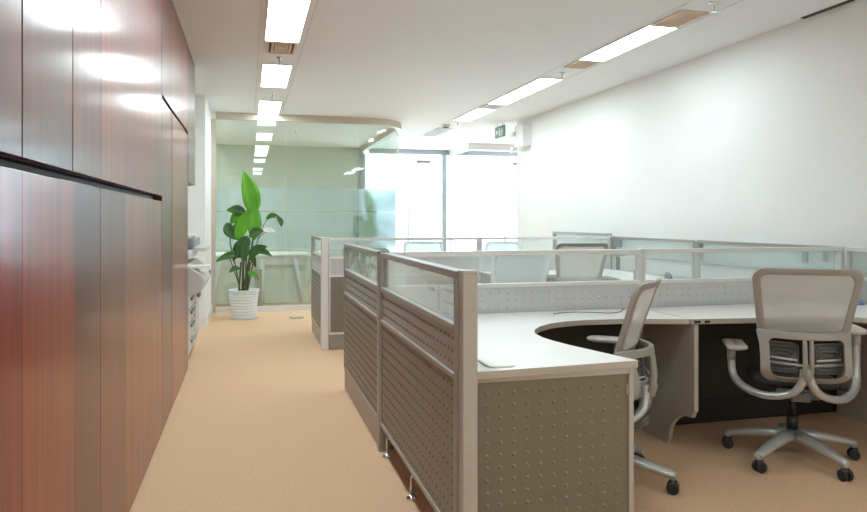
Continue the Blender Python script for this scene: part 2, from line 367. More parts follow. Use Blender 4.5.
# ---------------------------------------------------------------- ceiling services
def ceiling_light(y0, y1, x0, x1, label, grp):
    t = thing('ceiling_light', label, 'ceiling light', ((x0+x1)/2, (y0+y1)/2, ZC), 0, grp)
    hx = (x1-x0)/2; hy = (y1-y0)/2
    MB().box(-hx-.012, -hx, -hy, hy, -.012, 0).box(hx, hx+.012, -hy, hy, -.012, 0).box(-hx, hx, -hy-.0, -hy+.012, -.012, 0).box(-hx, hx, hy-.012, hy, -.012, 0).build('frame', M['white'], t)
    MB().box(-hx, hx, -hy+.012, hy-.012, -.008, 0).build('diffuser', M['lamp'], t)
def ceiling_vent(y0, y1, x0, x1, label, grp, m='vent', grid=False):
    t = thing('ceiling_vent', label, 'vent', ((x0+x1)/2, (y0+y1)/2, ZC), 0, grp)
    hx = (x1-x0)/2; hy = (y1-y0)/2
    MB().box(-hx, hx, -hy, -hy+.02, -.014, 0).box(-hx, hx, hy-.02, hy, -.014, 0).box(-hx, -hx+.02, -hy+.02, hy-.02, -.014, 0).box(hx-.02, hx, -hy+.02, hy-.02, -.014, 0).build('frame', M[m], t)
    MB().box(-hx+.02, hx-.02, -hy+.02, hy-.02, -.003, 0).build('backing', M['dark'] if not grid else M[m], t)
    mb = MB()
    if grid:
        n = int((2*hx-.04)/.02)
        for k in range(1, n): mb.box(-hx+.02+k*.02-.003, -hx+.02+k*.02+.003, -hy+.02, hy-.02, -.012, -.003)
        n = int((2*hy-.04)/.02)
        for k in range(1, n): mb.box(-hx+.02, hx-.02, -hy+.02+k*.02-.003, -hy+.02+k*.02+.003, -.012, -.003)
    else:
        for k in range(1, 4):   # concentric louvre frames
            a = hx-.02-k*.03; b = hy-.02-k*.045; c = .011
            if a < .03 or b < .03: break
            mb.box(-a-c, a+c, -b-c, -b+c, -.013, -.004).box(-a-c, a+c, b-c, b+c, -.013, -.004)
            mb.box(-a-c, -a+c, -b+c, b-c, -.013, -.004).box(a-c, a+c, -b+c, b-c, -.013, -.004)
        mb.box(-.03, .03, -.05, .05, -.012, -.004)
    mb.build('louvres', M[m], t)
def sprinkler(x, y, label):
    t = thing('sprinkler', label, 'sprinkler', (x, y, ZC), 0, 'ceiling sprinklers')
    MB().lathe([(.035, 0), (.035, -.006), (.012, -.012), (.010, -.04)], 14).build('escutcheon', M['chrome'], t)
    MB().lathe([(.004, -.0405), (.004, -.062), (.024, -.065), (.024, -.068)], 14).build('deflector', M['chrome'], t)
GL, GR = 'ceiling lights of the left row', 'ceiling lights of the right row'
for (a, b, l) in ((4.79, 5.985, 'recessed strip light in the left row, nearest and cut by the photo top'), (6.88, 8.06, 'recessed strip light in the left row between the two sprinklers'), (9.01, 10.12, 'recessed strip light in the left row touching the glass wall'),
                  (3.5, 4.7, 'recessed strip light in the left row overhead, above the photo'), (1.6, 2.8, 'recessed strip light in the left row just ahead of the viewer'), (-1.4, -.2, 'recessed strip light in the left row behind the viewer'), (-3.2, -2.0, 'recessed strip light in the left row at the back wall')):
    ceiling_light(a, b, .135, .405, l, GL)
ceiling_vent(5.995, 6.41, .15, .40, 'tan square louvred vent between the left row lights', None)
ceiling_light(10.7, 13.9, -1.9, -1.5, 'added out-of-sight strip light brightening the meeting room from its left end', None)  # added lamp, hidden behind the left wall, to brighten the meeting room
sprinkler(.28, 6.6, 'small sprinkler head after the tan vent in the left light row')
sprinkler(.27, 8.45, 'small sprinkler head before the glass wall in the left light row')
for (a, b, l) in ((4.76, 5.955, 'recessed strip light in the right row between two tan grilles'), (6.82, 8.505, 'long recessed strip light in the right row beyond the second tan grille'), (8.9, 10.07, 'recessed strip light in the right row beyond the grey grille'), (12.1, 13.1, 'farthest recessed strip light in the right row near the glass doors'),
                  (-.6, .6, 'recessed strip light in the right row level with the viewer'), (-2.4, -1.2, 'recessed strip light in the right row at the back of the office')):
    ceiling_light(a, b, 2.97, 3.22, l, GR)
for (a, b, l, m) in ((4.37, 4.74, 'tan gridded ceiling grille, nearest and largest in the photo', 'vent'), (5.975, 6.29, 'tan gridded ceiling grille between two lit strips of the right row', 'vent'), (8.53, 8.88, 'grey ceiling grille in the right row between two far lights', 'ventgrey'), (10.95, 12.0, 'long grey ceiling grille near the smoke detector', 'ventgrey')):
    ceiling_vent(a, b, 2.98, 3.21, l, 'gridded ceiling grilles', m, True)
sprinkler(3.10, 4.17, 'sprinkler head at the top of the photo before the nearest tan grille')
sprinkler(3.09, 6.56, 'sprinkler head beyond the second tan grille in the right row')
sprinkler(3.12, 10.35, 'sprinkler head beside the smoke detector')
sprinkler(.75, 11.8, 'sprinkler head on the ceiling behind the glass wall')
t = thing('smoke_detector', 'round smoke detector on the far ceiling beside the light row', 'smoke detector', (3.02, 10.65, ZC))
MB().lathe([(.075, 0), (.075, -.02), (.055, -.03)], 20).build('base', M['white'], t)
MB().lathe([(.05, -.031), (.05, -.05), (.03, -.06)], 20).build('cover', M['alu'], t)
for k, xx in enumerate((.085, .455, 2.93, 3.26)):
    struct(MB().box(xx-.003, xx+.003, -3.9, 10.1 if k < 2 else 14.0, ZC-.003, ZC).build('trim_%d' % (3+k), M['ventgrey']))
# hanging exit sign, seen side-on
t = thing('exit_sign', 'green running-man exit sign hanging from the ceiling by the end of the white wall', 'exit sign', (3.76, 10.2, 2.50))
MB().rbox(-.012, .012, -.2, .2, .06, .24, .01, 'x').build('housing', M['green_sign'], t)
for yy in (-.12, .12): MB().cyl((0, yy, .24), (0, yy, .29), .005).build('hanger', M['alu'], t)
mb = MB()
for (a, b, c, d) in ((-.13, -.10, .10, .2), (-.155, -.07, .145, .16), (-.12, -.07, .09, .11), (-.03, .02, .09, .21), (.05, .15, .14, .165), (.12, .145, .115, .19)):
    mb.box(-.014, -.0125, a, b, c, d)
mb.build('white_pictogram', M['white'], t)
t = thing('emergency_light', 'white emergency light box with two lamp heads high on the right wall corner', 'emergency light', (XR-.002, 9.7, 2.3))
MB().rbox(-.13, 0, -.16, .16, .08, .40, .015, 'x').build('housing', M['white'], t)
MB().box(-.12, -.005, .162, .185, .1, .38).build('side_plate', M['copierd'], t)
for z in (.04, .27):
    MB().tube([(-.14, .14, z), (-.19, .14, z), (-.2, .14, z)], [.03, .05, .05], 14).tube([(-.13, .14, z+.05), (-.15, .14, z)], .012).build('lamp_head', M['white'], t)

# ---------------------------------------------------------------- copier in the niche
t = thing('photocopier', 'white photocopier with grey drawers standing at the end of the red wood cabinets', 'photocopier', (-.5, 7.05, 0))
MB().rbox(-.62, -.02, -.62, .62, .06, .62, .015).build('cabinet', M['copier'], t, bevel=.008)
mb = MB()
prof = [(-.62, .62), (-.01, .62), (.10, .66), (.13, .74), (.11, .80), (.03, .86), (-.02, .90), (-.62, .90)]
mb.loft([[(p[0], y, p[1]) for p in prof] for y in (-.6, .58)], smooth=False)
mb.build('body', M['copier'], t, bevel=.008)
for k, (z0, z1) in enumerate(((.10, .22), (.24, .36), (.38, .48), (.50, .60))):
    d = MB().box(-.02, -.004, -.58, .1, z0, z1).build('paper_drawer', M['copier'], t, bevel=.004)
    MB().box(-.004, .012, -.40, -.1, z1-.035, z1-.012).build('handle', M['copierd'], d)
MB().box(-.018, .0, .16, .6, .12, .6).build('side_door', M['copier'], t, bevel=.004)
MB().box(.0, .03, .3, .5, .52, .55).build('grip', M['copierd'], t)
MB().box(.106, .128, .30, .46, .73, .78).build('release_button', M['black'], t)
MB().rbox(-.60, .0, -.55, .50, .94, 1.02, .03).build('scanner', M['copier'], t, bevel=.01)
MB().box(-.55, -.1, -.5, .45, .90, .94).build('output_slot', M['copierd'], t)
MB().rbox(-.05, .12, -.2, .55, 1.0, 1.035, .02).build('control_panel', M['copier'], t, bevel=.006)
mb = MB().rbox(-.54, .02, -.3, .5, 1.036, 1.12, .04); mb.build('document_feeder', M['copierd'], t, bevel=.012)
MB().rbox(-.5, -.02, -.25, .42, 1.121, 1.15, .03).build('feeder_lid', M['copier'], t, bevel=.006)
MB().rbox(.0, .165, -.55, -.28, .868, .884, .01).build('output_tray', M['white'], t, bevel=.003)
for x in (-.55, -.09):
    for y in (-.54, .54): MB().cyl((x, y, 0), (x, y, .06), .025).build('foot', M['black'], t)

# ---------------------------------------------------------------- partition screens
def screen(loc, rz, L, label, base=True, lower_dim=0, strip_m='strip', lower_m='taupe', glass_m='glass', ztop=1.11, frame_m='alu', grp='low office partition screens', strip_sides=(-1,), feet=False, base_m='alu', sw=.028):
    """runs along local +x from loc; thickness .05; local -y is the side with the dimples"""
    t = thing('partition_screen', label, 'partition', loc, rz, grp)
    T = .025
    mb = MB()
    mb.box(0, L, -T, T, ztop-.028, ztop).box(0, sw, -T, T, .15, ztop-.028).box(L-sw, L, -T, T, .15, ztop-.028)
    mb.box(sw, L-sw, -T, T, .895, .918).box(sw, L-sw, -T, T, .722, .742)
    if lower_m == 'underdesk_shade': MB().box(sw, L-sw, -T, T, .15, .172).build('bottom_rail', M[lower_m], t)
    else: mb.box(sw, L-sw, -T, T, .15, .172)
    mb.build('frame', M[frame_m], t, bevel=.003)
    MB().box(sw, L-sw, -.004, .004, .918, ztop-.028).build('glass_pane', M[glass_m], t)
    mb = MB().box(sw, L-sw, -.015, .015, .742, .895)
    n = int((L-.1)/.052); xs = [.05+.022+k*(L-.144)/max(n-1, 1) for k in range(n)]
    for sd in strip_sides: mb.dimples(xs, [.775, .82, .865], .015*sd, sd, r=.0085, h=.005)
    mb.build('dimpled_strip', M[strip_m], t, recalc=False)
    mb = MB().box(sw, L-sw, -.018, .018, .172, .722)
    if lower_dim:
        mb.dimples(xs, [.20+k*.0495 for k in range(11)], .018*lower_dim, lower_dim, r=.009, h=.0055)
    mb.build('lower_panel', M[lower_m], t, recalc=False)
    if base: MB().box(.01, L-.01, -.020, .020, 0.005, .149).build('base_cover', M[base_m], t, bevel=.003)
    if feet:
        for fx in feet:
            MB().tube([(fx, 0, .15), (fx, 0, .02)], .008).lathe([(.026, 0), (.026, .008), (.010, .02)], 16, (fx, 0)).build('levelling_foot', M['chrome'], t)
    return t
def post(x, y, label, w=.05, d=.05, ztop=1.112, cap='alu_light', m='alu'):
    t = thing('partition_post', label, 'post', (x, y, 0), 0, 'partition posts')
    MB().rbox(-w/2, w/2, -d/2, d/2, 0, ztop-.01, .006).build('upright', M[m], t)
    MB().rbox(-w/2-.001, w/2+.001, -d/2-.001, d/2+.001, ztop-.01, ztop+.003, .006).build('cap', M[cap], t, bevel=.003)
    return t
XP = .73; YD = 3.87; Y2 = 7.0; XM = 2.35; XW = 3.89
# aisle side
post(.7425, 2.335, 'wide beige end post of the partition nearest the viewer', .056, .05, m='alu_post', cap='alu_post')
screen((XP, 3.84, 0), -PI/2, 3.84-2.362, 'long taupe dimpled partition screen along the aisle, nearest the viewer, on chrome feet', base=False, lower_dim=-1, strip_m='stripd', glass_m='glassf', feet=(.09, .68, 1.3))
post(XP, 3.87, 'thin partition post with a black cap between the two aisle screens', .055, .055, cap='black')
screen((XP, 5.36, 0), -PI/2, 5.36-3.90, 'taupe dimpled partition screen along the aisle beyond the black-capped post', lower_dim=-1, strip_m='stripd', glass_m='glassf')
# cross screens
screen((XP+.03, YD, 0), 0, XM-.007-XP-.03, 'cross partition screen behind the near left corner desk', sw=.016, frame_m='alu_light', lower_m='underdesk_shade')
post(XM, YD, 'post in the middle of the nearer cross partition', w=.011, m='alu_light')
screen((XM+.007, YD, 0), 0, XW-.027-XM-.007, 'cross partition screen behind the near right corner desk', sw=.016, frame_m='alu_light', glass_m='glass', lower_m='underdesk_shade', base_m='underdesk_shade')
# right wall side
screen((XW, 3.84, 0), -PI/2, 1.5, 'screen against the right wall beside the near right desk', frame_m='alu_light', glass_m='glassf', lower_m='underdesk_shade', base_m='underdesk_shade')
post(XW, YD, 'post where the nearer cross partition meets the right wall screens', m='alu_light')
screen((XW, 5.43, 0), -PI/2, 5.43-3.90, 'hazy glass screen against the right wall just past the nearer cross partition', frame_m='alu', glass_m='glassf')
post(XW, 5.457, 'grey post on the right wall screens halfway between the cross partitions', m='alu')
screen((XW, Y2-.03, 0), -PI/2, Y2-.03-5.487, 'hazy glass screen against the right wall just before the farther cross partition', frame_m='alu', glass_m='glassf')
post(XW, Y2, 'post where the farther cross partition meets the right wall screens', m='alu')
screen((XW, 8.5, 0), -PI/2, 8.5-Y2-.03, 'farthest glass screen against the right wall', frame_m='alu', glass_m='glassf', ztop=1.14)
# second cluster
post(XP, Y2, 'rounded beige corner post of the farther cluster beside the aisle', .07, .07, m='alu_light')
screen((XP, 8.25, 0), -PI/2, 8.25-Y2-.04, 'short taupe partition screen along the aisle near the glass wall', lower_dim=-1, glass_m='glassf')
screen((XP+.04, Y2, 0), 0, XM-.007-XP-.04, 'left half of the farther cross partition', sw=.016, frame_m='alu_light', lower_dim=-1)
post(XM, Y2, 'post in the middle of the farther cross partition', w=.011, m='alu_light')
screen((XM+.007, Y2, 0), 0, XW-.027-XM-.007, 'right half of the farther cross partition', sw=.016, frame_m='alu_light')

# ---------------------------------------------------------------- desks
def desk(pts, label, loc, sup=(), end=None, mirror_y=False, mirror_x=None, grp='white corner desks', outlets=None):
    """pts: plan outline in world metres relative to loc"""
    t = thing('corner_desk', label, 'desk', loc, 0, grp)
    P = [(x-loc[0], y-loc[1]) for x, y in pts]
    MB().prism(P, .7205, .75, 1).build('worktop', [M['laminate'], M['edge']], t, bevel=.003)
    for (x, yf, yb, yfoot) in sup:
        # upright panel with a curved cut-out at the foot, profile in (y, z)
        sg = 1 if yb > yf else -1
        pr = [(yb, .0), (yb, .719), (yf, .719), (yf, .25), (yf+.02*sg, .22)]
        n = 8
        for k in range(n+1):
            a = PI/2*k/n
            pr.append((yf+.02*sg + (yfoot-yf-.04*sg)*math.sin(a), .21-.17*(1-math.cos(a))))
        pr += [(yfoot, .0)]
        mb = MB(); mb.loft([[(xx-loc[0], q[0]-loc[1], q[1]) for q in pr] for xx in (x-.0125, x+.0125)], smooth=False)
        p = mb.build('support_panel', M['desk_leg'], t)
        MB().box(x-.013-loc[0], x+.013-loc[0], (yf-.003*sg if sg > 0 else yf)-loc[1], (yf if sg > 0 else yf+.003)-loc[1], .25, .719).build('edge_strip', M['edge'], p)
    if outlets:
        for ox, oy in outlets: MB().box(ox-loc[0]-.018, ox-loc[0]+.018, oy-loc[1]-.004, oy-loc[1]+.004, .727, .740).build('socket', M['black'], t)
    return t
d1 = [(.774, 2.365), (1.452, 2.405), (1.395, 2.60), (1.345, 2.775), (1.32, 2.90), (1.312, 2.99), (1.322, 3.10), (1.36, 3.20), (1.43, 3.30), (1.53, 3.385), (1.63, 3.43), (1.75, 3.452), (1.97, 3.440), (2.326, 3.335), (2.326, 3.84), (.770, 3.84)]
dk = desk(d1, 'white corner desk nearest the viewer with an olive dimpled end panel', (1.1, 3.1, 0))
o = (-1.1, -3.1)
# the dimpled end panel and its frame
mb = MB(); mb.xf = Matrix.Translation((-1.1, -3.1, 0)); Y0 = 2.41
mb.box(.775, 1.425, Y0, Y0+.03, .05, .0501)
mb.bm.free(); mb = MB(); mb.xf = Matrix.Translation((-1.1, -3.1, 0))
mb.box(.775, .787, Y0-.006, Y0+.03, .02, .7195).box(1.412, 1.432, Y0-.006, Y0+.03, .02, .7195).box(.785, 1.412, Y0-.006, Y0+.03, .700, .7195).box(.785, 1.412, Y0-.006, Y0+.03, .02, .04)
ef = mb.build('end_panel_frame', M['alu_post'], dk, bevel=.002)
mb = MB(); mb.xf = Matrix.Translation((-1.1, -3.1, 0))
mb.box(.785, 1.412, Y0+.002, Y0+.026, .04, .700)
mb.dimples([.838+k*.0525 for k in range(11)], [.658-k*.0455 for k in range(14)], Y0+.002, -1, r=.0085)
mb.build('end_panel', M['olive'], dk, recalc=False)
mb = MB(); mb.xf = Matrix.Translation((-1.1, -3.1, 0)); mb.box(.788, .796, Y0-.004, Y0-.0, .62, .66).box(1.402, 1.410, Y0-.004, Y0, .62, .66); mb.build('hinge', M['alu'], dk)
d2 = [(2.334, 3.333), (2.50, 3.31), (2.67, 3.285), (3.0, 3.245), (3.18, 3.205), (3.27, 3.15), (3.33, 3.05), (3.35, 2.93), (3.33, 2.78), (3.28, 2.60), (3.22, 2.40), (3.83, 2.38), (3.83, 3.84), (2.334, 3.84)]
desk(d2, 'white corner desk at the right with the large grey office chair pulled up to it', (3.1, 3.4, 0), sup=((2.352, 3.315, 3.82, 3.57), (3.80, 3.2, 3.82, 3.4)), outlets=((2.37, 3.328), (2.43, 3.322)))
MBm = None
def flipy(pts, c): return [(x, 2*c-y) for x, y in pts][::-1]
desk(flipy(d1, YD), 'white corner desk behind the cross partition, left half', (1.1, 4.6, 0), sup=((2.312, 2*YD-3.345, 2*YD-3.82, 2*YD-3.57),))
desk(flipy(d2, YD), 'white corner desk behind the cross partition by the right wall, holding a dark telephone', (3.1, 4.4, 0))
d3 = [(x, y+Y2-YD) for x, y in d2]
desk(d3, 'white corner desk in front of the farther cross partition by the right wall', (3.1, 6.5, 0), sup=((2.36, 6.47, 6.95, 6.7),))
desk(flipy(d1, YD) and [(x, y+Y2-YD) for x, y in flipy(d1, YD)], 'white corner desk beyond the farther cross partition', (1.1, 7.7, 0))
# white box and panel behind the middle of the cross partition
t = thing('file_box', 'white box on a grey stand behind the cross partition, right of the beige chair', 'box', (2.52, 4.3, .75))
MB().box(-.075, .085, -.02, .02, .20, .29).build('box', M['white'], t, bevel=.004)
MB().box(-.084, -.0755, -.02, .02, .2, .29).build('dark_side', M['black'], t)
MB().box(.05, .08, -.02, .02, 0, .199).box(-.06, .085, -.02, .1, 0, .01).build('stand', M['alu'], t)

# ---------------------------------------------------------------- task chairs
def chair(label, x, y, head, dz=0, armz=(.62, .62), mesh_m='mesh', frame_m='chair', leg0=-87, bs=.0, grp='grey mesh office chairs', full=True):
    """local +y is the way the sitter faces"""
    t = thing('office_chair', label, 'chair', (x, y, 0), -math.radians(head), grp)
    loc_rot = math.radians(head)
    # five-star base
    for k in range(5):
        a = math.radians(leg0+72*k) + loc_rot; c, s = math.cos(a), math.sin(a)
        p = lambda r, z: (c*r, s*r, z)
        mb = MB(); mb.tube([p(.025, .135), p(.10, .133), p(.22, .112), p(.325, .090), p(.345, .086)], [.044, .040, .033, .027, .020], 10, True, .72, (0,0,1))
        mb.cyl(p(.33, .09), p(.33, .062), .016, 12)
        mb.build('leg', M['chair_silver'], t)
        cm = MB(); q = math.radians(random.uniform(-50, 50)) + a; dx, dy = math.cos(q), math.sin(q)
        cx, cy = c*.33, s*.33
        for sd in (-1, 1):
            a0 = (cx-dy*.006*sd, cy+dx*.006*sd, .029); a1 = (cx-dy*.026*sd, cy+dx*.026*sd, .029)
            mid = [Vector(a0).lerp(Vector(a1), u) for u in (0, .12, .88, 1)]
            cm.tube(mid, [.023, .029, .029, .023], 18)
        cm.tube([(cx, cy, .035), (cx, cy, .066)], [.026, .018], 12)
        cm.build('caster', M['black'], t)
    MB().lathe([(.040, .10), (.046, .115), (.044, .15), (.036, .165)], 18).build('hub', M['chair_silver'], t)
    MB().lathe([(.028, .166), (.028, .24)], 16).lathe([(.016, .24), (.016, .36+dz)], 14).build('gas_column', M['black'], t)
    MB().rbox(-.11, .11, -.16, .12, .36+dz, .415+dz, .03).rbox(-.05, .05, -.22, -.1, .36+dz, .40+dz, .02).build('mechanism', M['lumbar'], t, bevel=.01)
    MB().tube([(.1, .02, .385+dz), (.27, .04, .385+dz)], .006).rbox(.24, .29, .02, .06, .38+dz, .39+dz, .004).build('lever', M['black'], t)
    # seat cushion: lofted rounded slab
    rings = []
    for (ins, z) in ((.05, .416), (.015, .42), (0, .432), (0, .445), (.012, .458), (.04, .465)):
        rings.append([(p[0], p[1], z+dz - (.02*max(0, (p[1]-.12)/.12))) for p in rrect(-.205+ins, .205-ins, -.17+ins, .26-ins, .08, 6)])
    MB().loft(rings).build('seat', M['seat'], t)
    # backrest surface: u across, w height
    def S(u, wz, d=0):
        return (u, bs-.255 - .12*(wz-.72)/.33 + .6*u*u - d, wz+dz)
    def SL(u, wz, d=0):
        q = (wz-.47)/.25
        return (u, bs-.345 - .02*math.sin(min(1, max(0, q))*PI) + 2.3*u*u*(.4+.6*min(1, max(q, 0))) + .10*max(0, 1-q/.35)**2 - d, wz+dz)
    def outline(hw, z0, z1, rb, rt, n=8):
        # hw(z) gives the half width; rounded corners at the bottom and top
        pts = []; 
        def side(sg, zs): return [(sg*hw(z), z) for z in zs]
        zs = [z0+rb+(z1-rt-z0-rb)*k/8 for k in range(9)]
        right = side(1, zs)
        top = [(hw(z1-rt)-rt+rt*math.cos(a), z1-rt+rt*math.sin(a)) for a in [PI/2*k/n for k in range(1, n+1)]]
        topm = [(hw(z1-rt)-rt)*(1-2*k/6) for k in range(1, 6)]
        topm = [(u, z1) for u in topm]
        topl = [(-u, z) for u, z in top[::-1]]
        left = [(-u, z) for u, z in right[::-1]]
        bot = [(-(hw(z0+rb)-rb+rb*math.cos(a)), z0+rb-rb*math.sin(a)) for a in [PI/2*k/n for k in range(1, n+1)]]
        botm = [(u*(hw(z0+rb)-rb), z0) for u in [-1+2*k/6 for k in range(1, 6)]]
        botr = [(-u, z) for u, z in bot[::-1]]
        return right+top+topm+topl+left+bot+botm+botr
    def hw(z): 
        q = (z-.48)/.57
        return .200 + .048*max(0, (q-.3)/.6) if q > .3 else .200
    hi = lambda z: hw(z)-.036
    hl = lambda z: .205
    ou = outline(hw, .485, 1.052, .06, .055)
    OU = outline(hw, .70, 1.052, .012, .055); IU = outline(hi, .735, 1.022, .03, .04)
    OL = outline(lambda z: hw(z)+.006, .468, .735, .075, .012); IL = outline(lambda z: hw(z)-.034, .505, .70, .055, .03)
    MB().ring(OU, IU, S, .022).ring(OL, IL, SL, .024).build('back_frame', M[frame_m], t, bevel=.004)
    # mesh webbing stretched inside the upper frame
    mb = MB(); nu, nw = 12, 10
    g = [[mb._v(S((-1+2*i/nu)*(hw(.725+.307*j/nw)-.030), .725+.307*j/nw, .010)) for i in range(nu+1)] for j in range(nw+1)]
    for j in range(nw):
        for i in range(nu): mb._f([g[j][i], g[j][i+1], g[j+1][i+1], g[j+1][i]], True)
    mb.build('mesh_back', M[mesh_m], t)
    if full:
        # lumbar pads in the lower window
        for sg in (-1, 1):
            lp = MB()
            for i, (a, b) in enumerate(((.14, .072), (.115, .055), (.09, .038), (.065, .02))):
                c0 = .105*sg; hwid = a/2; 
                loop = rrect(c0-hwid, c0+hwid, .60-b, .60+b, .02, 4)
                q = [SL(u, z, -.045) for u, z in loop]; q.append(q[0])
                lp.tube(q, .0045, 6)
            o = rrect(.105*sg-.07, .105*sg+.07, .60-.075, .60+.075, .02, 4)
            lp.loft([[SL(u, z, -.052) for u, z in o], [SL(u, z, -.056) for u, z in o]], smooth=False)
            lp.build('lumbar_pad', M['lumbar'], t)
        MB().tube([SL(-.17, .575, -.03), SL(0, .57, -.02), SL(.17, .575, -.03)], .007, 8).build('lumbar_bar', M['chair_silver'], t)
        for sg in (-1, 1): MB().tube([SL(sg*.16, .60, -.03), SL(sg*.045, .597, -.02)], .0055, 8).build('lumbar_slider', M['pad'], t)
    # spine with a slit, then the wishbone that carries the arms
    sp = MB()
    for sg in (-1, 1):
        pr = [SL(sg*.0145, z, .010) for z in (.715, .68, .60, .54, .50)]
        sp.tube(pr, [.013, .014, .014, .015, .017], 8, True, .8)
    sp.tube([SL(0, .565, .010), SL(0, .52, .018), SL(0, .475, .022)], [.020, .032, .022], 12, True, .6)
    sp.build('spine', M[frame_m], t)
    b0 = SL(0, .50, .012)
    mb = MB()
    for sg, az in ((-1, armz[0]), (1, armz[1])):
        path = smooth_path([(sg*.006, b0[1]-.008, .55+dz), (sg*.014, b0[1]-.012, .50+dz), (sg*.05, b0[1]-.006, .44+dz), (sg*.11, b0[1]+.03, .405+dz), (sg*.19, bs-.22, .39+dz), (sg*.262, -.11, .405+dz), (sg*.298, -.03, .445+dz), (sg*.305, 0.0, .52+dz), (sg*.305, 0.0, az-.03)], 5)
        n = len(path); mb.tube(path, [.029 - .008*min(1, i/14) for i in range(n)], 10, True, .85)
    mb.build('wishbone', M['chair_silver'], t)
    for sg, az in ((-1, armz[0]), (1, armz[1])):
        a = MB(); a.tube([(sg*.305, 0, az-.09), (sg*.305, 0, az-.022)], .0225, 14); 
        ar = a.build('arm_sleeve', M['chair_silver'], t)
        rg = []
        for (ins, z) in ((.02, -.026), (.004, -.02), (0, -.010), (.004, -.003), (.018, 0)):
            rg.append([(sg*.285+p[0], p[1], az+z) for p in rrect(-.055+ins, .055-ins, -.12+ins, .16-ins, .04, 6)])
        MB().loft(rg).build('arm_pad', M['pad'], t)
    return t
chair('large grey mesh office chair seen from behind at the right desk', 2.835, 3.155, 31, 0, (.615, .725), leg0=-87)
chair('grey mesh office chair seen edge-on tucked under the nearest white desk', 1.695, 3.13, -47, -.05, (.665, .665), leg0=-43, bs=.13)
chair('pale blue-grey office chair behind the cross partition, left of the beige one', 1.79, 4.80, 225, -.01, mesh_m='mesh_pale', frame_m='chair_pale', leg0=10, full=False)
chair('beige mesh office chair in front of the farther cross partition', 2.98, 6.12, 10, .03, leg0=30, full=False)
chair('pale office chair beyond the farther cross partition, straight ahead of the aisle screens', 2.0, 7.95, 190, -.02, mesh_m='mesh_pale', frame_m='chair_pale', leg0=20, full=False)
chair('small pale office chair beyond the farther cross partition, left of the white wall', 2.98, 8.2, 215, -.04, mesh_m='mesh_pale', frame_m='chair_pale', leg0=50, full=False)

# ---------------------------------------------------------------- things on the desks
tag(MB().tube(smooth_path([(1.675, 3.66, .7535), (1.70, 3.70, .7535), (1.81, 3.735, .7535), (1.925, 3.70, .7535), (2.016, 3.644, .7535), (2.10, 3.68, .7535), (2.16, 3.76, .7535), (2.21, 3.82, .7535)], 6), .0022, 8).build('desk_cable', M['lumbar']), 'thin dark cable lying on the near left desk behind the edge-on chair', 'cable')
tag(MB().tube(smooth_path([(3.80, 3.74, .7535), (3.72, 3.71, .7535), (3.72, 3.63, .7535), (3.78, 3.60, .7535), (3.81, 3.65, .7535), (3.78, 3.70, .770), (3.71, 3.73, .775)], 6), .0035, 8).build('blue_cable', M['blue']), 'blue cable loop lying on the right desk beside the big chair', 'cable')
o = MB(); pts = [(p[0], p[1]) for p in rrect(-.055, .055, -.085, .085, .03, 6)]
rg = [[(p[0]*k, p[1]*k, z) for p in pts] for k, z in ((.95, 0), (1.0, .003), (.97, .006), (.85, .008))]
o.loft(rg); o = o.build('wrist_pad', M['petal']); o.location = (.90, 2.49, .7502); o.rotation_euler = (0, 0, .0)
tag(o, 'small cream rounded pad on the near corner of the white desk', 'desk pad')
def phone(x, y, rz, label):
    t = thing('telephone', label, 'telephone', (x, y, .7502), rz)
    mb = MB(); mb.loft([[(-.09, yy, 0), (.09, yy, 0), (.09, yy, h), (-.09, yy, h)] for yy, h in ((-.09, .025), (.09, .055))], smooth=False)
    mb.build('body', M['copierd'], t, bevel=.005)
    MB().tube(smooth_path([(-.065, -.09, .05), (-.065, -.06, .068), (-.065, .05, .080), (-.065, .09, .068)], 4), .017, 8).build('handset', M['black'], t)
    return t
phone(3.5, 5.2, -.4, 'dark grey telephone on the desk by the right wall behind the cross partition')
# clips and little wire stands on the right wall screens
def clip(y, z0, z1, wdt, label):
    o = MB().rbox(-.012, .0, -wdt/2, wdt/2, 0, z1-z0, .003, 'x').build('screen_clip', M['copierd']); o.location = (XW-.0265, y, z0)
    tag(o, label, 'clip', 'dark clips on the right wall screens')
clip(3.99, 1.0, 1.075, .035, 'dark clip on the right wall glass just past the nearer post')
clip(4.17, .985, 1.06, .05, 'dark clip on the right wall glass, left of the other one above the grey chair')
clip(6.80, 1.0, 1.08, .14, 'dark clip on the right wall glass beside the farther post')
o = MB().tube([(0, 0, 0), (0, 0, .08), (0, .25, .08), (0, .25, 0)], .008).box(-.03, .03, -.02, .02, 0, .004).box(-.03, .03, .23, .27, 0, .004).build('wire_stand', M['alu']); o.location = (3.65, 4.45, .7502)
tag(o, 'small grey wire stand on the desk behind the cross partition above the big chair', 'stand')

# ---------------------------------------------------------------- meeting room behind the glass
t = thing('meeting_table', 'white meeting table with slanted legs behind the glass wall', 'table', (-.1, 11.4, 0))
MB().rbox(-1.25, 1.05, -.5, .5, .735, .765, .01).build('tabletop', M['laminate'], t, bevel=.004)
MB().box(-1.1, .95, -.46, -.43, .60, .734).box(-1.1, .95, .43, .46, .64, .734).build('apron', M['white'], t)
for (x0, x1) in ((-.32, -.42), (.79, .91), (.30, .30)):
    for y in (-.44, .44):
        MB().tube([(x0, y, .70), (x1, y, .0)], [.045, .03], 8).build('leg', M['white'], t)
MB().box(-1.15, -.02, -.415, -.40, .02, .70).build('modesty_panel', M['panel_pale'], bpy.data.objects['meeting_table'])
MB().box(-.01, 1.0, -.415, -.40, .02, .70).build('modesty_panel', M['panel_pale'], bpy.data.objects['meeting_table'])
t = thing('meeting_chair', 'dark chair behind the glass wall at the end of the meeting table', 'chair', (1.35, 11.5, 0))
MB().rbox(-.2, .2, -.2, .2, .42, .47, .05).build('seat', M['black'], t, bevel=.01)
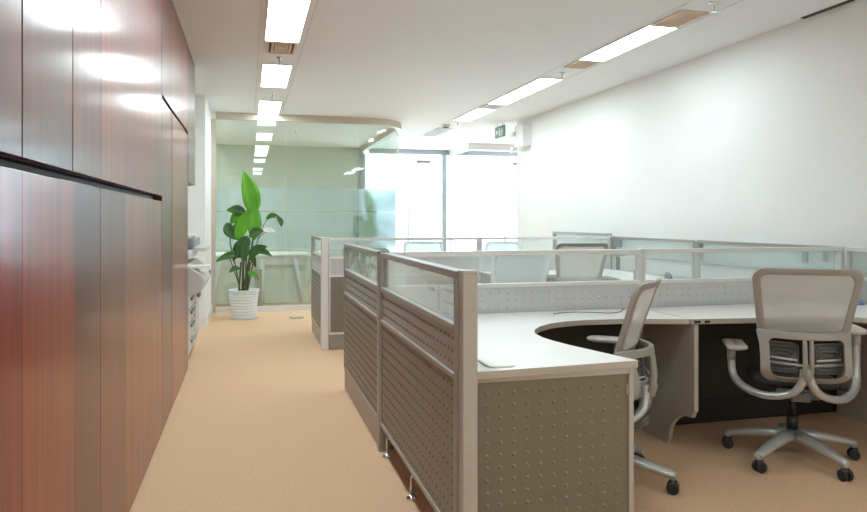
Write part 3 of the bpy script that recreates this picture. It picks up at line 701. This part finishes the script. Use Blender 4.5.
MB().rbox(.17, .2, -.2, .2, .5, .85, .01).build('backrest', M['black'], t)
for x in (-.17, .17):
    for y in (-.17, .17): MB().tube([(x, y, .42), (x*1.15, y*1.15, 0)], .012, 8).build('leg', M['chrome'], t)
t = thing('cardboard_box', 'dark narrow box standing on the floor behind the glass wall by the potted plant', 'box', (.14, 10.6, 0))
MB().box(-.05, .05, -.1, .1, 0, .55).build('body', M['desk_leg'], t, bevel=.004)
MB().box(-.052, .052, -.102, .102, .551, .56).build('lid', M['copierd'], t)

# ---------------------------------------------------------------- potted plants
def px_at(x, y, Z):   # helper in metres on a depth plane of the place, used only while measuring leaf points
    Xc = (x-433.5)/F*Z; return Vector((Xc*math.cos(TH)+Z*math.sin(TH), Z*math.cos(TH)-Xc*math.sin(TH), H-(y-220)*Z/F))
PC = Vector((-.06, 9.53, 0)); PZ = 9.2
def leaf(t, base, tip, width, bright, bend=(0,0,0), dy0=0, dy1=0, fold=.25, droop=0, profile=.5):
    a = px_at(*base, PZ) - PC; b = px_at(*tip, PZ) - PC; a.y += dy0; b.y += dy1
    wd = width*1.05*PZ/F/2
    ax = (b-a); L = ax.length; ax.normalize()
    view = Vector((.05, -1, .15)); side = ax.cross(view).normalized(); nrm = side.cross(ax).normalized()
    mb = MB(); n = 12; rows = []
    for i in range(n+1):
        s_ = i/n
        wv = wd*(math.sin(PI*s_**profile)**.8 if 0 < s_ < 1 else .02) if True else 0
        if i == 0: wv = wd*.08
        if i == n: wv = wd*.01
        c = a.lerp(b, s_) + Vector(bend)*math.sin(PI*s_) + Vector((0, 0, -droop))*s_*s_
        wob = .06*wd*math.sin(s_*17)
        rows.append([mb._v(c + side*wv*k + nrm*(abs(k)*wv*fold+wob*abs(k))) for k in (-1, -.5, 0, .5, 1)])
    for r0, r1 in zip(rows, rows[1:]):
        for k in range(4): mb._f([r0[k], r0[k+1], r1[k+1], r1[k]], True)
    return mb.build('leaf', M['leaf'] if bright else M['leafd'], t, solid=.003)
def stem(t, pts, r=.008, m='stem'):
    P = [px_at(p[0], p[1], PZ) - PC + Vector((0, p[2] if len(p) > 2 else 0, 0)) for p in pts]
    return MB().tube(smooth_path(P, 5), r, 8).build('stem', M[m], t)
plant = thing('potted_plant', 'tall broad-leaved green plant in a ribbed white pot in front of the glass wall', 'plant', PC)
prof = []; z = 0; NR = 9
prof.append((.145, .012))
for k in range(NR):
    r0 = .145+.045*k/NR; z0 = .012+.345*k/NR; hh = .345/NR
    prof += [(r0+.006, z0+hh*.15), (r0+.009, z0+hh*.5), (r0+.006, z0+hh*.85), (r0-.001, z0+hh)]
prof += [(.200, .36), (.205, .372), (.198, .38), (.185, .378), (.178, .33)]
MB().lathe(prof, 36, caps=False).lathe([(.178, .33), (.0005, .331)], 36, caps=False).build('pot', M['pot'], plant)
MB().lathe([(.16, 0), (.175, .004), (.18, .014), (.15, .0115)], 36).build('saucer', M['pot'], plant)
MB().lathe([(.177, .332), (.177, .345), (.08, .352), (.0005, .354)], 24, caps=False).build('soil', M['soil'], plant)
for pts, r in (([(243, 291), (248, 265), (253, 238), (253, 205)], .011), ([(242, 291), (243, 262), (240, 232)], .011), ([(246, 291, -.03), (246, 265, -.04), (247, 240, -.04)], .010), ([(240, 291, .02), (236, 268, .02), (230, 240, .03), (236, 222, .03)], .009),
               ([(247, 291), (253, 262), (259, 236), (268, 219), (278, 218)], .005), ([(245, 291, -.05), (248, 270, -.08), (256, 252, -.1)], .007), ([(241, 291, -.04), (235, 272, -.08), (229, 255, -.12)], .007), ([(248, 291, .02), (252, 270, .04), (258, 240, .04), (266, 232, .02)], .005), ([(244, 291), (243, 275), (244, 255)], .014), ([(247, 291), (248, 278), (250, 262)], .013), ([(239, 291), (240, 276), (241, 262)], .011)):
    stem(plant, pts, r)
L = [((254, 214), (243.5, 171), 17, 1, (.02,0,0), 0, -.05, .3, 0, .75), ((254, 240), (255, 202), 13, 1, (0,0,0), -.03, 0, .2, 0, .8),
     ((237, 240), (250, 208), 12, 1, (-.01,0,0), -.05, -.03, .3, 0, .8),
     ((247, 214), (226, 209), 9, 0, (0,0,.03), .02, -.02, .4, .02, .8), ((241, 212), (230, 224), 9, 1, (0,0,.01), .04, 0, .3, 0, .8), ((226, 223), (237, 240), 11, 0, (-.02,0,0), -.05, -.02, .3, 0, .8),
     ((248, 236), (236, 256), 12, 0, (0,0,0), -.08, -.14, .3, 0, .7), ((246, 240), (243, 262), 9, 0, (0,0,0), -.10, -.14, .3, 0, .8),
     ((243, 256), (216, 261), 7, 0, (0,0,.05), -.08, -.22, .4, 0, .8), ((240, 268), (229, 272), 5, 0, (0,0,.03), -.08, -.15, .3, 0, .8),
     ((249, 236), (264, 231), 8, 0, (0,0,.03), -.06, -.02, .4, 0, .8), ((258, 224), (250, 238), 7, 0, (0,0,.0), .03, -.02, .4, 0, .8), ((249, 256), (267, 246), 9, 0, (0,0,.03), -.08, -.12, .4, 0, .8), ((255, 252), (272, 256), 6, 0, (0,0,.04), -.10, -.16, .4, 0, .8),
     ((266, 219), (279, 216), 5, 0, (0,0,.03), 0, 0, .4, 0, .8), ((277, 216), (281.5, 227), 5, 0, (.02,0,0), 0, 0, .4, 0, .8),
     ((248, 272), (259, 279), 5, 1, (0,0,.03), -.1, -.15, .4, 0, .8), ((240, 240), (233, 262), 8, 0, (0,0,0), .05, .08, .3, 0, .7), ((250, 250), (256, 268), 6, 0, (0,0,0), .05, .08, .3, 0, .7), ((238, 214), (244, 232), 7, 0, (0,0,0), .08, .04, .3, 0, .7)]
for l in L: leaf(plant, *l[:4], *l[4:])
fl = leaf(plant, (263, 230), (276, 232), 5, 1, (0, 0, .01), -.05, -.08, .4, 0, .8); fl.name = 'flower'; fl.data.materials[0] = M['petal']
p2 = copy_tree(plant); p2.location = (1.80, 11.2, 0); p2.rotation_euler = (0, 0, .5); p2.scale = (1.0, 1.0, .92)
p2['label'] = 'blurred dark plant standing behind the frosted bend of the glass wall'

# floor box in the carpet
o = MB().lathe([(.09, .0005), (.09, .006), (.07, .008)], 24).build('floor_socket', M['alu']); o.location = (.62, 9.4, 0)
tag(o, 'small round metal floor socket in the carpet near the glass wall', 'floor socket')
